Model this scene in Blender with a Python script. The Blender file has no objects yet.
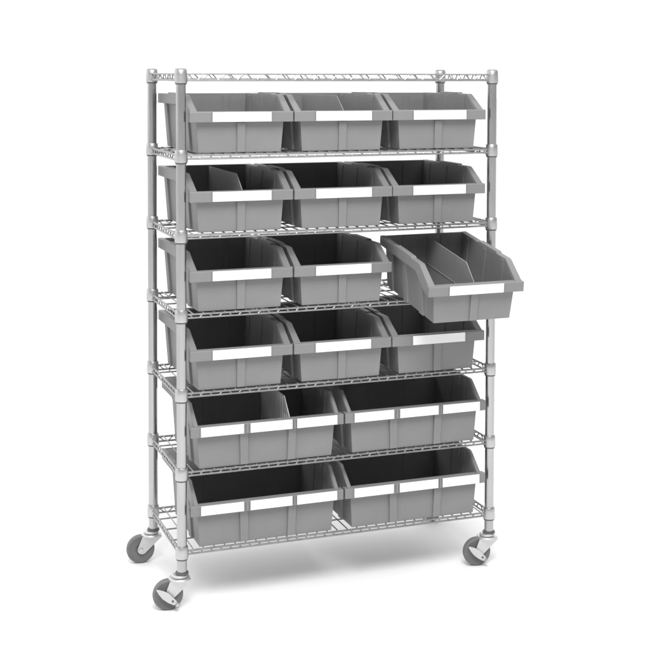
import bpy, bmesh, math
from mathutils import Vector, Matrix
sc = bpy.context.scene
COL = sc.collection
R = math.radians
W, D, S = .876, .3367, .20255          # post spacing across and in depth, shelf pitch
GZ = 1.3605                            # height of the top shelf above the floor

# ---------------------------------------------------------------- materials
def newmat(name):
    m = bpy.data.materials.new(name); m.use_nodes = True
    nt = m.node_tree; return m, nt, nt.nodes['Principled BSDF']

def noise(nt, scale, detail=4, vec=None):
    tc = nt.nodes.new('ShaderNodeTexCoord'); n = nt.nodes.new('ShaderNodeTexNoise')
    n.inputs['Scale'].default_value = scale; n.inputs['Detail'].default_value = detail
    if vec:
        mp = nt.nodes.new('ShaderNodeMapping'); mp.inputs['Scale'].default_value = vec
        nt.links.new(tc.outputs['Object'], mp.inputs['Vector']); nt.links.new(mp.outputs[0], n.inputs['Vector'])
    else: nt.links.new(tc.outputs['Object'], n.inputs['Vector'])
    return n

def ramp(nt, src, a, b, c0, c1):
    mr = nt.nodes.new('ShaderNodeMapRange')
    for i, v in enumerate((a, b, c0, c1)): mr.inputs[i+1].default_value = v
    nt.links.new(src, mr.inputs[0]); return mr.outputs[0]

def grey(name, v, rough, metal=0, var=.06, nscale=30, bump=0, bscale=900, spec=.5, vec=None):
    m, nt, b = newmat(name)
    n = noise(nt, nscale, 4, vec)
    o = ramp(nt, n.outputs['Fac'], .3, .7, v*(1-var), v*(1+var))
    cb = nt.nodes.new('ShaderNodeCombineColor')
    for k in range(3): nt.links.new(o, cb.inputs[k])
    nt.links.new(cb.outputs[0], b.inputs['Base Color'])
    r = ramp(nt, n.outputs['Fac'], .3, .7, rough*.88, min(1, rough*1.12))
    nt.links.new(r, b.inputs['Roughness'])
    b.inputs['Metallic'].default_value = metal
    b.inputs['Specular IOR Level'].default_value = spec
    if bump:
        n2 = noise(nt, bscale, 2); bp = nt.nodes.new('ShaderNodeBump')
        bp.inputs['Strength'].default_value = bump; bp.inputs['Distance'].default_value = .0004
        nt.links.new(n2.outputs['Fac'], bp.inputs['Height']); nt.links.new(bp.outputs[0], b.inputs['Normal'])
    return m

PLASTIC = grey('grey_polypropylene', .225, .5, var=.05, nscale=14, bump=.35, bscale=1400, spec=.4)
DIVIDER = grey('divider_plastic', .30, .5, var=.04, nscale=20, spec=.4)
DIVPALE = grey('pale_divider_plastic', .62, .45, var=.04, nscale=20, spec=.4)
LABEL = grey('white_label_card', .88, .6, var=.012, nscale=25, spec=.25)
CHROME = grey('zinc_plated_post', .45, .27, metal=1, var=.07, nscale=22, vec=(1, 1, .5))
WIRE = grey('zinc_plated_wire', .36, .40, metal=.9, var=.08, nscale=60)
COLLAR = grey('zinc_collar', .53, .42, metal=1, var=.07, nscale=40)
CAP = grey('cap_plastic', .30, .45, var=.05)
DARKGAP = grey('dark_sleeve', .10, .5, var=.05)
STEEL = grey('bright_fork_steel', .60, .36, metal=.75, var=.05, nscale=50)
RUBBER = grey('grey_rubber', .16, .6, var=.08, nscale=60, spec=.35)
FLOOR = grey('white_paper_sweep', .90, .85, var=.01, nscale=2, spec=.1)

# ---------------------------------------------------------------- mesh helpers
class MB:
    def __init__(s): s.bm = bmesh.new()
    def face(s, vs):
        try: return s.bm.faces.new(vs)
        except ValueError: return None
    def box(s, x0, x1, y0, y1, z0, z1):
        v = [s.bm.verts.new((x, y, z)) for z in (z0, z1) for x, y in ((x0, y0), (x1, y0), (x1, y1), (x0, y1))]
        for f in ((3, 2, 1, 0), (4, 5, 6, 7), (0, 1, 5, 4), (1, 2, 6, 5), (2, 3, 7, 6), (3, 0, 4, 7)):
            s.face([v[i] for i in f])
        return s
    def prism(s, poly, x0, x1, axis='x'):
        """polygon in (y,z) pushed along x, in (x,z) along y or in (x,y) along z"""
        f = {'x': lambda a, b, t: (t, a, b), 'y': lambda a, b, t: (a, t, b), 'z': lambda a, b, t: (a, b, t)}[axis]
        A = [s.bm.verts.new(f(a, b, x0)) for a, b in poly]; B = [s.bm.verts.new(f(a, b, x1)) for a, b in poly]
        s.face(A); s.face(B[::-1]); n = len(poly)
        for i in range(n): s.face([A[i], B[i], B[(i+1) % n], A[(i+1) % n]])
        return s
    def tube(s, pts, r, n=8, caps=True):
        pts = [Vector(p) for p in pts]; rings = []; up = None
        for i, p in enumerate(pts):
            t = (pts[min(i+1, len(pts)-1)] - pts[max(i-1, 0)]).normalized()
            if up is None: up = Vector((0, 0, 1)) if abs(t.z) < .9 else Vector((1, 0, 0))
            a = t.cross(up).normalized(); b = a.cross(t).normalized(); up = b
            rings.append([s.bm.verts.new(p + r*(math.cos(q)*a + math.sin(q)*b)) for q in (2*math.pi*k/n for k in range(n))])
        for A, B in zip(rings, rings[1:]):
            for k in range(n): s.face([A[k], A[(k+1) % n], B[(k+1) % n], B[k]])
        if caps: s.face(rings[0][::-1]); s.face(rings[-1])
        return s
    def lathe(s, prof, c=(0, 0, 0), n=32, axis='z', rot=None):
        """prof: (radius, height) pairs, closed at both ends when radius is 0"""
        rings = []
        for r, h in prof:
            ring = []
            for k in range(n if r > 1e-7 else 1):
                q = 2*math.pi*k/n; v = Vector((r*math.cos(q), r*math.sin(q), h))
                if axis == 'y': v = Vector((v.x, v.z, v.y))
                if rot: v = rot @ v
                ring.append(s.bm.verts.new(v + Vector(c)))
            rings.append(ring)
        for A, B in zip(rings, rings[1:]):
            for k in range(n):
                a = [A[k % len(A)], A[(k+1) % len(A)]]; b = [B[(k+1) % len(B)], B[k % len(B)]]
                vs = []
                for v in a+b:
                    if v not in vs: vs.append(v)
                if len(vs) > 2: s.face(vs)
        return s
    def warp(s, f):
        for v in s.bm.verts: v.co = Vector(f(*v.co))
        return s
    def build(s, name, mat, parent=None, bevel=0, seg=2, angle=35):
        bmesh.ops.recalc_face_normals(s.bm, faces=s.bm.faces)
        me = bpy.data.meshes.new(name); s.bm.to_mesh(me); s.bm.free()
        me.materials.append(mat)
        for p in me.polygons: p.use_smooth = True
        me.set_sharp_from_angle(angle=R(angle))
        o = bpy.data.objects.new(name, me); COL.objects.link(o); o.parent = parent
        if bevel:
            m = o.modifiers.new('edge', 'BEVEL'); m.width = bevel; m.segments = seg
            m.limit_method = 'ANGLE'; m.angle_limit = R(30); m.harden_normals = True
        return o

def empty(name, loc=(0, 0, 0), parent=None):
    o = bpy.data.objects.new(name, None); COL.objects.link(o); o.location = loc; o.parent = parent
    o.empty_display_size = .05; return o

def copy_tree(o, parent=None):
    c = o.copy(); COL.objects.link(c); c.parent = parent
    for ch in list(o.children): copy_tree(ch, c)
    return c

# z = 0 at the floor; every height below is counted from there
def Zs(k): return GZ - k*S

# ---------------------------------------------------------------- floor
f = MB(); f.box(-60, 60, -60, 60, -.05, 0)
fl = f.build('floor', FLOOR); fl['kind'] = 'structure'; fl['label'] = 'seamless white studio floor under the rack'

# ---------------------------------------------------------------- rack
rack = empty('shelving_rack', (W/2, D/2, 0))
rack['label'] = 'tall chrome wire shelving rack on four swivel casters, holding all the grey bins'
rack['category'] = 'shelving rack'
def rp(o): o.parent = rack; o.matrix_parent_inverse = Matrix.Translation((-W/2, -D/2, 0)); return o

CORN = [(0, 0), (W, 0), (0, D), (W, D)]
TOPZ = GZ + .0125; BOTZ = GZ - 1.2735
RP = .0126
# posts, all sharing one mesh
prof = [(0, BOTZ), (RP, BOTZ)]
prof += [(RP, TOPZ), (0, TOPZ)]
post = MB().lathe(prof, n=28).build('post', CHROME, angle=25)
cap = MB().lathe([(0, TOPZ+.0012), (RP+.0018, TOPZ+.0012), (RP+.0022, TOPZ+.003), (RP+.001, TOPZ+.0052), (RP-.003, TOPZ+.0066), (0, TOPZ+.0072)][::-1], n=28).build('post_cap', CAP, post)
posts = [post] + [copy_tree(post) for _ in range(3)]
for o, (x, y) in zip(posts, CORN): rp(o); o.location = (x, y, 0)

def snake(mb, a, b, z0, z1, half, r, pw):
    a, b = Vector(a), Vector(b); L = (b-a).length; n = max(2, round(L/half)); pts = []
    for i in range(n*8+1):
        t = i/(n*8); ph = math.pi*i/8
        h = math.cos(ph); h = math.copysign(abs(h)**pw, h)
        p = a.lerp(b, t); pts.append((p.x, p.y, (z0+z1)/2 + (z1-z0)/2*h))
    mb.tube(pts, r, 6)

def make_shelf(inverted):
    mb = MB()
    up, lo = (.0045, -.0115) if inverted else (.0012, -.0074)
    lo2 = lo if inverted else -.0118                 # the end and rear trusses are a little deeper
    ru, rl = (.0022, .0028) if inverted else (.0028, .0026)
    e = .0035
    for a, b, l in (((0, -e), (W, -e), lo), ((0, D+e), (W, D+e), lo2), ((-e, 0), (-e, D), lo2), ((W+e, 0), (W+e, D), lo2)):
        mb.tube([(a[0], a[1], up), (b[0], b[1], up)], ru, 10)
        mb.tube([(a[0], a[1], l), (b[0], b[1], l)], rl, 10)
    for a, b, l, pw in (((.012, -e), (W-.012, -e), lo, .8 if inverted else .35), ((.012, D+e), (W-.012, D+e), lo2, .8), ((-e, .012), (-e, D-.012), lo2, .8), ((W+e, .012), (W+e, D-.012), lo2, .8)):
        snake(mb, (a[0], a[1], 0), (b[0], b[1], 0), l, up, .0255, .0018, pw)
    zm = (lo if inverted else up) + .0030            # decking wires lie on the frame wire
    n = 31
    for i in range(1, n):
        x = W*i/n
        mb.tube([(x, -e-.0015, zm), (x, D+e+.0015, zm)], .0016, 6)
    for y in (D*.25, D*.5, D*.75):
        mb.tube([(-e, y, zm-.0036), (W+e, y, zm-.0036)], .0022, 8)
    return mb.build('shelf', WIRE)

def make_collar(top):
    h0, h1 = (-.0185, .0145) if top else (-.0165, .0150)
    mb = MB().lathe([(RP+.0002, h1), (.0150, h1), (.0158, h1-.0012), (.0163, .002), (.0168, h0+.004), (.0162, h0), (RP+.0002, h0)], n=28)
    # the plastic sleeve the collar wedges on shows as a dark ring
    return mb.build('collar', COLLAR)
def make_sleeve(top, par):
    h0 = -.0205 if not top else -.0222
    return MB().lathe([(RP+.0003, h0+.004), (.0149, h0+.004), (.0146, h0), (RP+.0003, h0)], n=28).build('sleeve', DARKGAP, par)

for k in range(7):
    if k == 0: sh = make_shelf(True); co = make_collar(True)
    elif k == 1: sh = make_shelf(False); co = make_collar(False); first = sh; cofirst = co
    else:
        sh = first.copy(); COL.objects.link(sh); co = cofirst.copy(); COL.objects.link(co)
    rp(sh); sh.location = (0, 0, Zs(k))
    for i, (x, y) in enumerate(CORN):
        c = co if i == 0 else co.copy()
        if i: COL.objects.link(c)
        c.parent = sh; c.matrix_parent_inverse = Matrix(); c.location = (x, y, 0)
# one dark sleeve ring under each collar, a sub-part of its post
sl0 = None
for k in range(7):
    for po in posts:
        if k == 0: s_ = make_sleeve(True, po) if po is posts[0] else None
        if k == 0 and po is posts[0]: slt = s_
        elif k == 0: s_ = slt.copy(); COL.objects.link(s_); s_.parent = po
        elif k == 1 and po is posts[0]: s_ = make_sleeve(False, po); sl0 = s_
        else: s_ = sl0.copy(); COL.objects.link(s_); s_.parent = po
        s_.matrix_parent_inverse = Matrix(); s_.location = (0, 0, Zs(k))

# casters: origin at the foot of the post, on the floor
WR = .039; AX = -.0365; TH = .0105
def make_caster(brake):
    zt = BOTZ
    mb = MB()
    mb.lathe([(0, zt+.001), (.0175, zt+.001), (.0205, zt-.001), (.0205, zt-.0045), (.0175, zt-.006), (.026, zt-.0065), (.0285, zt-.009), (.0285, zt-.0115), (.024, zt-.0135), (0, zt-.0135)], c=(-.006, 0, 0), n=36)
    for sgn in (-1, 1):
        y0, y1 = sgn*(TH+.0030), sgn*(TH+.0038)
        poly = [(-.0335, zt-.0125), (.0225, zt-.0125), (.0205, zt-.0165), (AX+.017, WR-.004), (AX+.011, WR-.010), (AX+.003, WR-.0125), (AX-.005, WR-.0105), (AX-.0095, WR-.003), (AX-.0085, WR+.006), (-.0355, zt-.018)]
        mb.prism(poly, y0, y1, 'y')
    mb.prism([(-.0330, zt-.0118), (.021, zt-.0118), (.021, zt-.0145), (-.0330, zt-.0145)], -(TH+.005), TH+.005, 'y')
    c = mb.build('caster', STEEL, bevel=.0008)
    MB().lathe([(RP+.0003, zt+.0065), (.0160, zt+.0065), (.0172, zt+.004), (.0172, zt+.0012), (RP+.0003, zt+.0012)], n=28).build('bushing', DARKGAP, c)
    w = MB().lathe([(0, -.0060), (.013, -.0060), (.0142, -.0078), (.0150, -.0086), (.0300, -TH*.86), (.0350, -TH), (.0382, -TH*.72), (WR, -TH*.35), (WR, TH*.35), (.0382, TH*.72), (.0350, TH), (.0300, TH*.86), (.0150, .0086), (.0142, .0078), (.013, .0060), (0, .0060)], c=(AX, 0, WR), n=48, axis='y').build('wheel', RUBBER, c)
    b = MB()
    hexa = [(AX+.0058*math.cos(q), WR+.0058*math.sin(q)) for q in (math.pi/3*i+.3 for i in range(6))]
    b.prism(hexa, -(TH+.0105), -(TH+.0056), 'y'); b.prism([(AX+.0058*math.cos(q), WR+.0058*math.sin(q)) for q in (math.pi/3*i for i in range(6))], TH+.0056, TH+.0105, 'y')
    b.lathe([(0, -(TH+.0054)), (.0035, -(TH+.0054)), (.0035, TH+.0054), (0, TH+.0054)], c=(AX, 0, WR), n=16, axis='y')
    b.build('axle_bolt', STEEL, c, bevel=.0005)
    if brake:
        l = MB(); d = math.atan2(-.62, .78)
        pts = []
        for u, v in ((-.034, 0), (-.030, .0035), (-.016, .0085), (0, .0105), (.014, .0085), (.026, .0062), (.033, .003), (.034, -.003), (.026, -.0068), (.012, -.0095), (-.006, -.0098), (-.020, -.0062), (-.031, -.002)):
            pts.append((AX-.006+u*math.cos(d)-v*math.sin(d), WR+.001+u*math.sin(d)+v*math.cos(d)))
        l.prism(pts, -(TH+.0135), -(TH+.0108), 'y')
        # the turned-up tread at the toe and the rivet
        t = Vector((math.cos(d), math.sin(d))); c0 = Vector((AX-.006, WR+.001))
        q = c0 + t*.031; n2 = Vector((-t.y, t.x))
        l.prism([tuple(q+n2*.005), tuple(q+t*.0035+n2*.0045), tuple(q+t*.0035-n2*.005), tuple(q-n2*.0055)], -(TH+.0205), -(TH+.0107), 'y')
        l.build('brake_lever', STEEL, c, bevel=.0007)
        rv = MB().lathe([(0, -(TH+.0152)), (.0028, -(TH+.0148)), (.0028, -(TH+.0134)), (0, -(TH+.0134))], c=(c0.x+t.x*.019, 0, c0.y+t.y*.019), n=14, axis='y')
        rv.build('rivet', DARKGAP, c)
    return c
braked = make_caster(True); plain = make_caster(False)
cs = [braked, copy_tree(braked), plain, copy_tree(plain)]
for c, (x, y), az in zip(cs, CORN, (-4, -5, -3, -80)):
    rp(c); c.location = (x, y, 0); c.rotation_euler.z = R(az)
cs[0]['label'] = 'caster with a foot brake lever at the front of the rack'
cs[1]['label'] = 'caster with a foot brake lever at the front of the rack'

# ---------------------------------------------------------------- bins
def shell(mb, a, Y, H, zr, ys, t, fl):
    """open tub: outline of the rim in (y,z), walls t thick, floor fl thick"""
    def ring(a_, y0, ys_, Y_, zb, zr_, H_):
        lo = [(-a_, y0, zb), (-a_, ys_, zb), (-a_, Y_, zb), (a_, Y_, zb), (a_, ys_, zb), (a_, y0, zb)]
        up = [(-a_, y0, zr_), (-a_, ys_, H_), (-a_, Y_, H_), (a_, Y_, H_), (a_, ys_, H_), (a_, y0, zr_)]
        return [mb.bm.verts.new(p) for p in lo], [mb.bm.verts.new(p) for p in up]
    ol, ou = ring(a, 0, ys, Y, 0, zr, H); il, iu = ring(a-t, t, ys+t*.3, Y-t, fl, zr, H)
    for i in range(6):
        j = (i+1) % 6
        mb.face([ol[i], ol[j], ou[j], ou[i]]); mb.face([il[j], il[i], iu[i], iu[j]]); mb.face([ou[i], ou[j], iu[j], iu[i]])
    mb.face([ol[0], ol[5], ol[4], ol[1]]); mb.face([ol[1], ol[4], ol[3], ol[2]])
    mb.face([il[1], il[4], il[5], il[0]]); mb.face([il[2], il[3], il[4], il[1]])

def make_bin(spec):
    wb, Y, H, zr, ys, fh, rail, gap_ribs, labels, sk = (spec[k] for k in ('wb', 'Y', 'H', 'zr', 'ys', 'flange', 'rail', 'ribs', 'labels', 'skirt'))
    slope = spec['draft']
    def wp(x, y, z):
        k = 1 + slope*max(0, z)/wb
        yy = y - .05*z*max(0, 1-y/.05) if y < .05 else y + .035*z*max(0, (y-.2)/(Y-.2)) if y > .2 else y
        if wide_ and y > .18: yy = y - (y-.18)/(Y-.18)*.080*max(0, min(1, (H-z)/(H-.116)))     # the back wall steps in below the rim
        return (x*k, yy, z)
    wide_ = len(gap_ribs) > 1
    RB = .027                                            # height of the front rail
    b = MB(); shell(b, wb, Y, H-.001, zr-.002, ys, .0026, .003)
    for y0, y1 in (((.062, .090), (.145, .170)) if wide_ else ((.062, .090), (.175, .203), (.288, .316))):             # stiffening ribs outside and their backs inside
        for s_ in (-1, 1):
            xa, xb = sorted((s_*(wb-.0005), s_*(wb+.0060)))
            b.box(xa, xb, y0, y1, .0015, H-sk-.001)
            xa, xb = sorted((s_*(wb-.0042), s_*(wb-.0020)))
            b.box(xa, xb, y0+.004, y1-.004, .0035, H-.006)
    for x in gap_ribs:                                   # upright ribs on the front face
        b.box(x-.0105, x+.0105, -.0055, .0008, .0015, zr-RB-.001)
        b.box(x-.0075, x+.0075, .0022, .0040, .0035, zr-.006)
    for x in (-wb*.5, wb*.5):                            # backs of the ribs on the rear wall
        b.box(x-.009, x+.009, Y-.0042, Y-.0020, .0035, H-.006)
    if len(gap_ribs) > 1:                                # short hanging tabs inside the side walls
        for s_ in (-1, 1): b.box(*sorted((s_*(wb-.0075), s_*(wb-.0015))), .094, .104, H-.030, H-.004)
    if wide_: bmesh.ops.bisect_plane(b.bm, geom=b.bm.verts[:]+b.bm.edges[:]+b.bm.faces[:], plane_co=(0, 0, .116), plane_no=(0, 0, 1), dist=1e-6)
    b.warp(wp); body = b.build('body', PLASTIC, bevel=.0011)
    # rim: flange that runs along both sides and the back and slopes down to the rail
    r = MB(); Yb = Y + .012
    ao = lambda z: wb + slope*z
    for s_ in (-1, 1):
        out = [(Yb, H), (.238, H), (.234, H+.0038), (.119, H+.0038), (.115, H), (ys+.002, H), (ys-.006, H-.0035), (-.012, zr), (-.012, zr-.027), (.012, zr-.027), (ys+.028, H-sk), (Yb, H-sk)]
        xi = ao(H)-.0022
        pi = [(y, z) for y, z in out]
        r.prism(pi, *sorted((s_*xi, s_*fh)))
    r.box(-(ao(H)-.0025), ao(H)-.0025, Y+.0035, Yb-.0004, H-sk+.0005, H-.0006)
    for v in r.bm.verts:                                 # the flange hugs the drafted wall
        if abs(v.co.x) < ao(H)+.001 and v.co.y < Y+.001 or (abs(v.co.x) < ao(H)-.002 and abs(v.co.x) > ao(H)-.0024):
            v.co.x = math.copysign(ao(v.co.z)-.0022, v.co.x)
    rim = r.build('rim', PLASTIC, bevel=.0022, seg=3)
    # front rail with its lip
    q = MB(); q.prism([(-.0205, zr-RB), (-.0205, zr-.0025), (-.0190, zr), (.0005, zr), (.0005, zr-.006), (-.0105, zr-.009), (-.0105, zr-RB)], -rail, rail)
    if len(labels) > 1:                                  # studs between the label pockets
        for x in spec['studs']:
            q.box(x-.0030, x+.0030, -.0240, -.0202, zr-RB+.0015, zr-.002)
    rl = q.build('front_rail', PLASTIC, bevel=.0012)
    out = [body, rim, rl]
    for x0, x1 in labels:
        m = MB(); m.box(x0, x1, -.02165, -.0204, zr-RB+.0012, zr-.0012)
        lb = m.build('label', LABEL, bevel=.0003); out.append(lb)
        for xa in (x0-.0022, x1+.0002):                  # the clips that hold the card at its ends
            fr = MB(); fr.box(xa, xa+.0020, -.0225, -.0203, zr-RB+.0008, zr-.001)
            fr.build('card_clip', PLASTIC, lb, bevel=.0003)
    root = empty('storage_bin')
    for o in out: o.parent = root
    return root

def make_divider(spec, wide=False):
    Y, H, zr, ys = spec['Y'], spec['H'], spec['zr'], spec['ys']
    m = MB(); t = .0011
    m.prism([(.006, .0045), (.0035, zr-.012), (.008, zr-.002), (ys+.004, H-.004), (Y-.0035, H-.004)] + ([(.263, .114), (.261, .0045)] if wide else [(Y-.004, .0045)]), -t, t)
    m.prism([(.006, .0032), (.006, .008), (Y-(.086 if wide else .005), .008), (Y-(.086 if wide else .005), .0032)], -.0030, .0030)    # foot bead
    if not wide: m.prism([(.010, .0650), (.010, .0672), (Y-.006, .0672), (Y-.006, .0650)], -.0024, .0024)
    if wide:
        y = .03
        while y < .25:
            m.box(-.0024, .0024, y, y+.006, .0085, H-.008 if y > ys+.01 else zr-.004); y += .0165
    return m.build('divider', DIVPALE if wide else DIVIDER, bevel=.0004)

LARGE = dict(wb=.110, Y=.345, H=.1475, zr=.1055, ys=.058, flange=.1345, rail=.1371, ribs=(.001,), labels=((-.078, .078),), skirt=.027, draft=.072)
WIDE = dict(wb=.1800, Y=.345, H=.160, zr=.1125, ys=.047, flange=.1975, rail=.2075, ribs=(-.062, .066), labels=((-.1815, -.0675), (-.0500, .0640), (.0770, .1890)), skirt=.030, draft=.070, studs=(-.0588, .0705))
MT = .0062                                              # top of the decking wires above the shelf level

large = make_bin(LARGE); wide = make_bin(WIDE)
divL = make_divider(LARGE); divL.parent = None
divW = make_divider(WIDE, True)
first_used = {'L': False, 'W': False, 'd': False, 'D': False}
def place(kind, loc, label, group, div=None, rot=None, scale=1):
    src = large if kind == 'L' else wide
    if not first_used[kind]: o = src; first_used[kind] = True
    else:
        o = src.copy(); COL.objects.link(o)
        for ch in src_children[kind]: copy_tree(ch, o)
    o.location = loc; o['label'] = label; o['category'] = 'storage bin'; o['group'] = group
    if rot: o.rotation_euler = rot
    o.scale = (scale,)*3
    if div is not None:
        key = 'd' if kind == 'L' else 'D'; s_ = divL if kind == 'L' else divW
        if not first_used[key]: d = s_; first_used[key] = True
        else: d = s_.copy(); COL.objects.link(d)
        d.parent = o; d.location = (div, 0, 0)
    return o
src_children = {'L': list(large.children), 'W': list(wide.children)}
G1 = 'grey bins with one white label on the upper shelves'
G2 = 'wide grey bins with three white labels on the two lowest shelves'
LX = (.1547, .4325, .7100)
pos = ('left', 'middle', 'right')
rows = [
 (1, ('grey open bin without a divider at the left end of the highest row',
      'grey bin in the middle of the highest row, thin divider standing inside it',
      'grey open bin without a divider at the right end of the highest row'), (None, .010, None)),
 (2, ('grey bin at the left end of the second row down, dark divider standing inside it',
      'grey bin in the middle of the second row down, empty and undivided',
      'grey bin at the right end of the second row, directly above the pulled-out bin'), (.009, None, None)),
 (3, ('grey bin at the left end of the third row, two places from the pulled-out bin',
      'grey bin in the third row down, right next to the pulled-out bin'), (None, None)),
 (4, ('grey bin at the left end of the fourth row, above the wide divided bin',
      'grey bin in the middle of the fourth row from the top',
      'grey bin at the right end of the fourth row, directly under the pulled-out bin'), (None, None, None)),
]
for k, labs, divs in rows:
    for x, lb, dv in zip(LX, labs, divs):
        place('L', (x, .0016*math.sin(k*5.3+x*31), Zs(k)+MT), lb, G1, dv)
place('L', (.7146, -.2086, GZ-.629), 'grey bin pulled far out of its shelf and tipped forward, divided in two', G1, .004,
      rot=None, scale=.969)
pulled = [o for o in COL.objects if o.get('label', '').startswith('grey bin pulled')][0]
M3 = Matrix.Rotation(R(-1.91), 3, 'Z') @ Matrix.Rotation(R(-.58), 3, 'Y') @ Matrix.Rotation(R(7.68), 3, 'X')
pulled.rotation_mode = 'QUATERNION'; pulled.rotation_quaternion = M3.to_quaternion()
for x, k, lb, dv in ((.2265, 5, 'wide grey bin on the left of the second lowest shelf, light ribbed divider inside', .0655),
                     (.6460, 5, 'wide grey bin on the right of the second lowest shelf, empty and undivided', None),
                     (.2265, 6, 'wide grey bin on the left of the lowest shelf, near the front braked caster', None),
                     (.6460, 6, 'wide grey bin on the right of the lowest shelf', None)):
    place('W', (x, 0, Zs(k)+MT), lb, G2, dv)

# ---------------------------------------------------------------- camera (solved from the posts and collars)
cx, cy, cz, yaw, pit, rol, fpx = -.771253, -3.182566, .006539+GZ, .353647, -.040998, .002527, 1291.089
F = Vector((math.sin(yaw)*math.cos(pit), math.cos(yaw)*math.cos(pit), math.sin(pit)))
r_ = Vector((math.cos(yaw), -math.sin(yaw), 0)); u_ = r_.cross(F)
Rr = math.cos(rol)*r_ + math.sin(rol)*u_; U = -math.sin(rol)*r_ + math.cos(rol)*u_
cam = bpy.data.cameras.new('camera'); co = bpy.data.objects.new('camera', cam); COL.objects.link(co)
mw = Matrix((Rr, U, -F)).transposed().to_4x4(); mw.translation = (cx, cy, cz); co.matrix_world = mw
cam.sensor_width = 36; cam.lens = fpx/650*36
cam.shift_x = -6.147283/650; cam.shift_y = -198.595805/650
cam.clip_start = .05; cam.clip_end = 500
sc.camera = co

# ---------------------------------------------------------------- light: white sweep behind, added glow above, dim studio behind the camera
w = bpy.data.worlds.new('World'); sc.world = w; w.use_nodes = True
nt = w.node_tree; bg = nt.nodes['Background']
tc = nt.nodes.new('ShaderNodeTexCoord'); sp = nt.nodes.new('ShaderNodeSeparateXYZ')
nt.links.new(tc.outputs['Generated'], sp.inputs[0])
dt = nt.nodes.new('ShaderNodeVectorMath'); dt.operation = 'DOT_PRODUCT'; dt.inputs[1].default_value = (-.22, .975, 0)
nt.links.new(tc.outputs['Generated'], dt.inputs[0])
oy = ramp(nt, dt.outputs['Value'], -.20, .50, .26, 1.45)      # white paper behind the rack, dim room behind the camera
oz = ramp(nt, sp.outputs['Z'], .30, .80, 0, 1.3)         # added overhead world glow, keeps the floor white
mx = nt.nodes.new('ShaderNodeMath'); mx.operation = 'MAXIMUM'
nt.links.new(oy, mx.inputs[0]); nt.links.new(oz, mx.inputs[1]); o = mx.outputs[0]
cb = nt.nodes.new('ShaderNodeCombineColor')
for k in range(3): nt.links.new(o, cb.inputs[k])
nt.links.new(cb.outputs[0], bg.inputs['Color']); bg.inputs['Strength'].default_value = 1

def area(name, loc, target, sx, sy, power):
    l = bpy.data.lights.new(name, 'AREA'); l.shape = 'RECTANGLE'; l.size = sx; l.size_y = sy; l.energy = power
    o = bpy.data.objects.new(name, l); COL.objects.link(o); o.location = loc
    o.rotation_euler = (Vector(target)-Vector(loc)).to_track_quat('-Z', 'Y').to_euler(); return o
area('softbox_front', (-.5, -2.7, 4.4), (.45, .1, .6), 2.2, 2.2, 192)

sc.view_settings.view_transform = 'Standard'; sc.view_settings.look = 'None'
sc.view_settings.exposure = 0; sc.view_settings.gamma = 1
sc.cycles.max_bounces = 8; sc.cycles.use_denoising = True
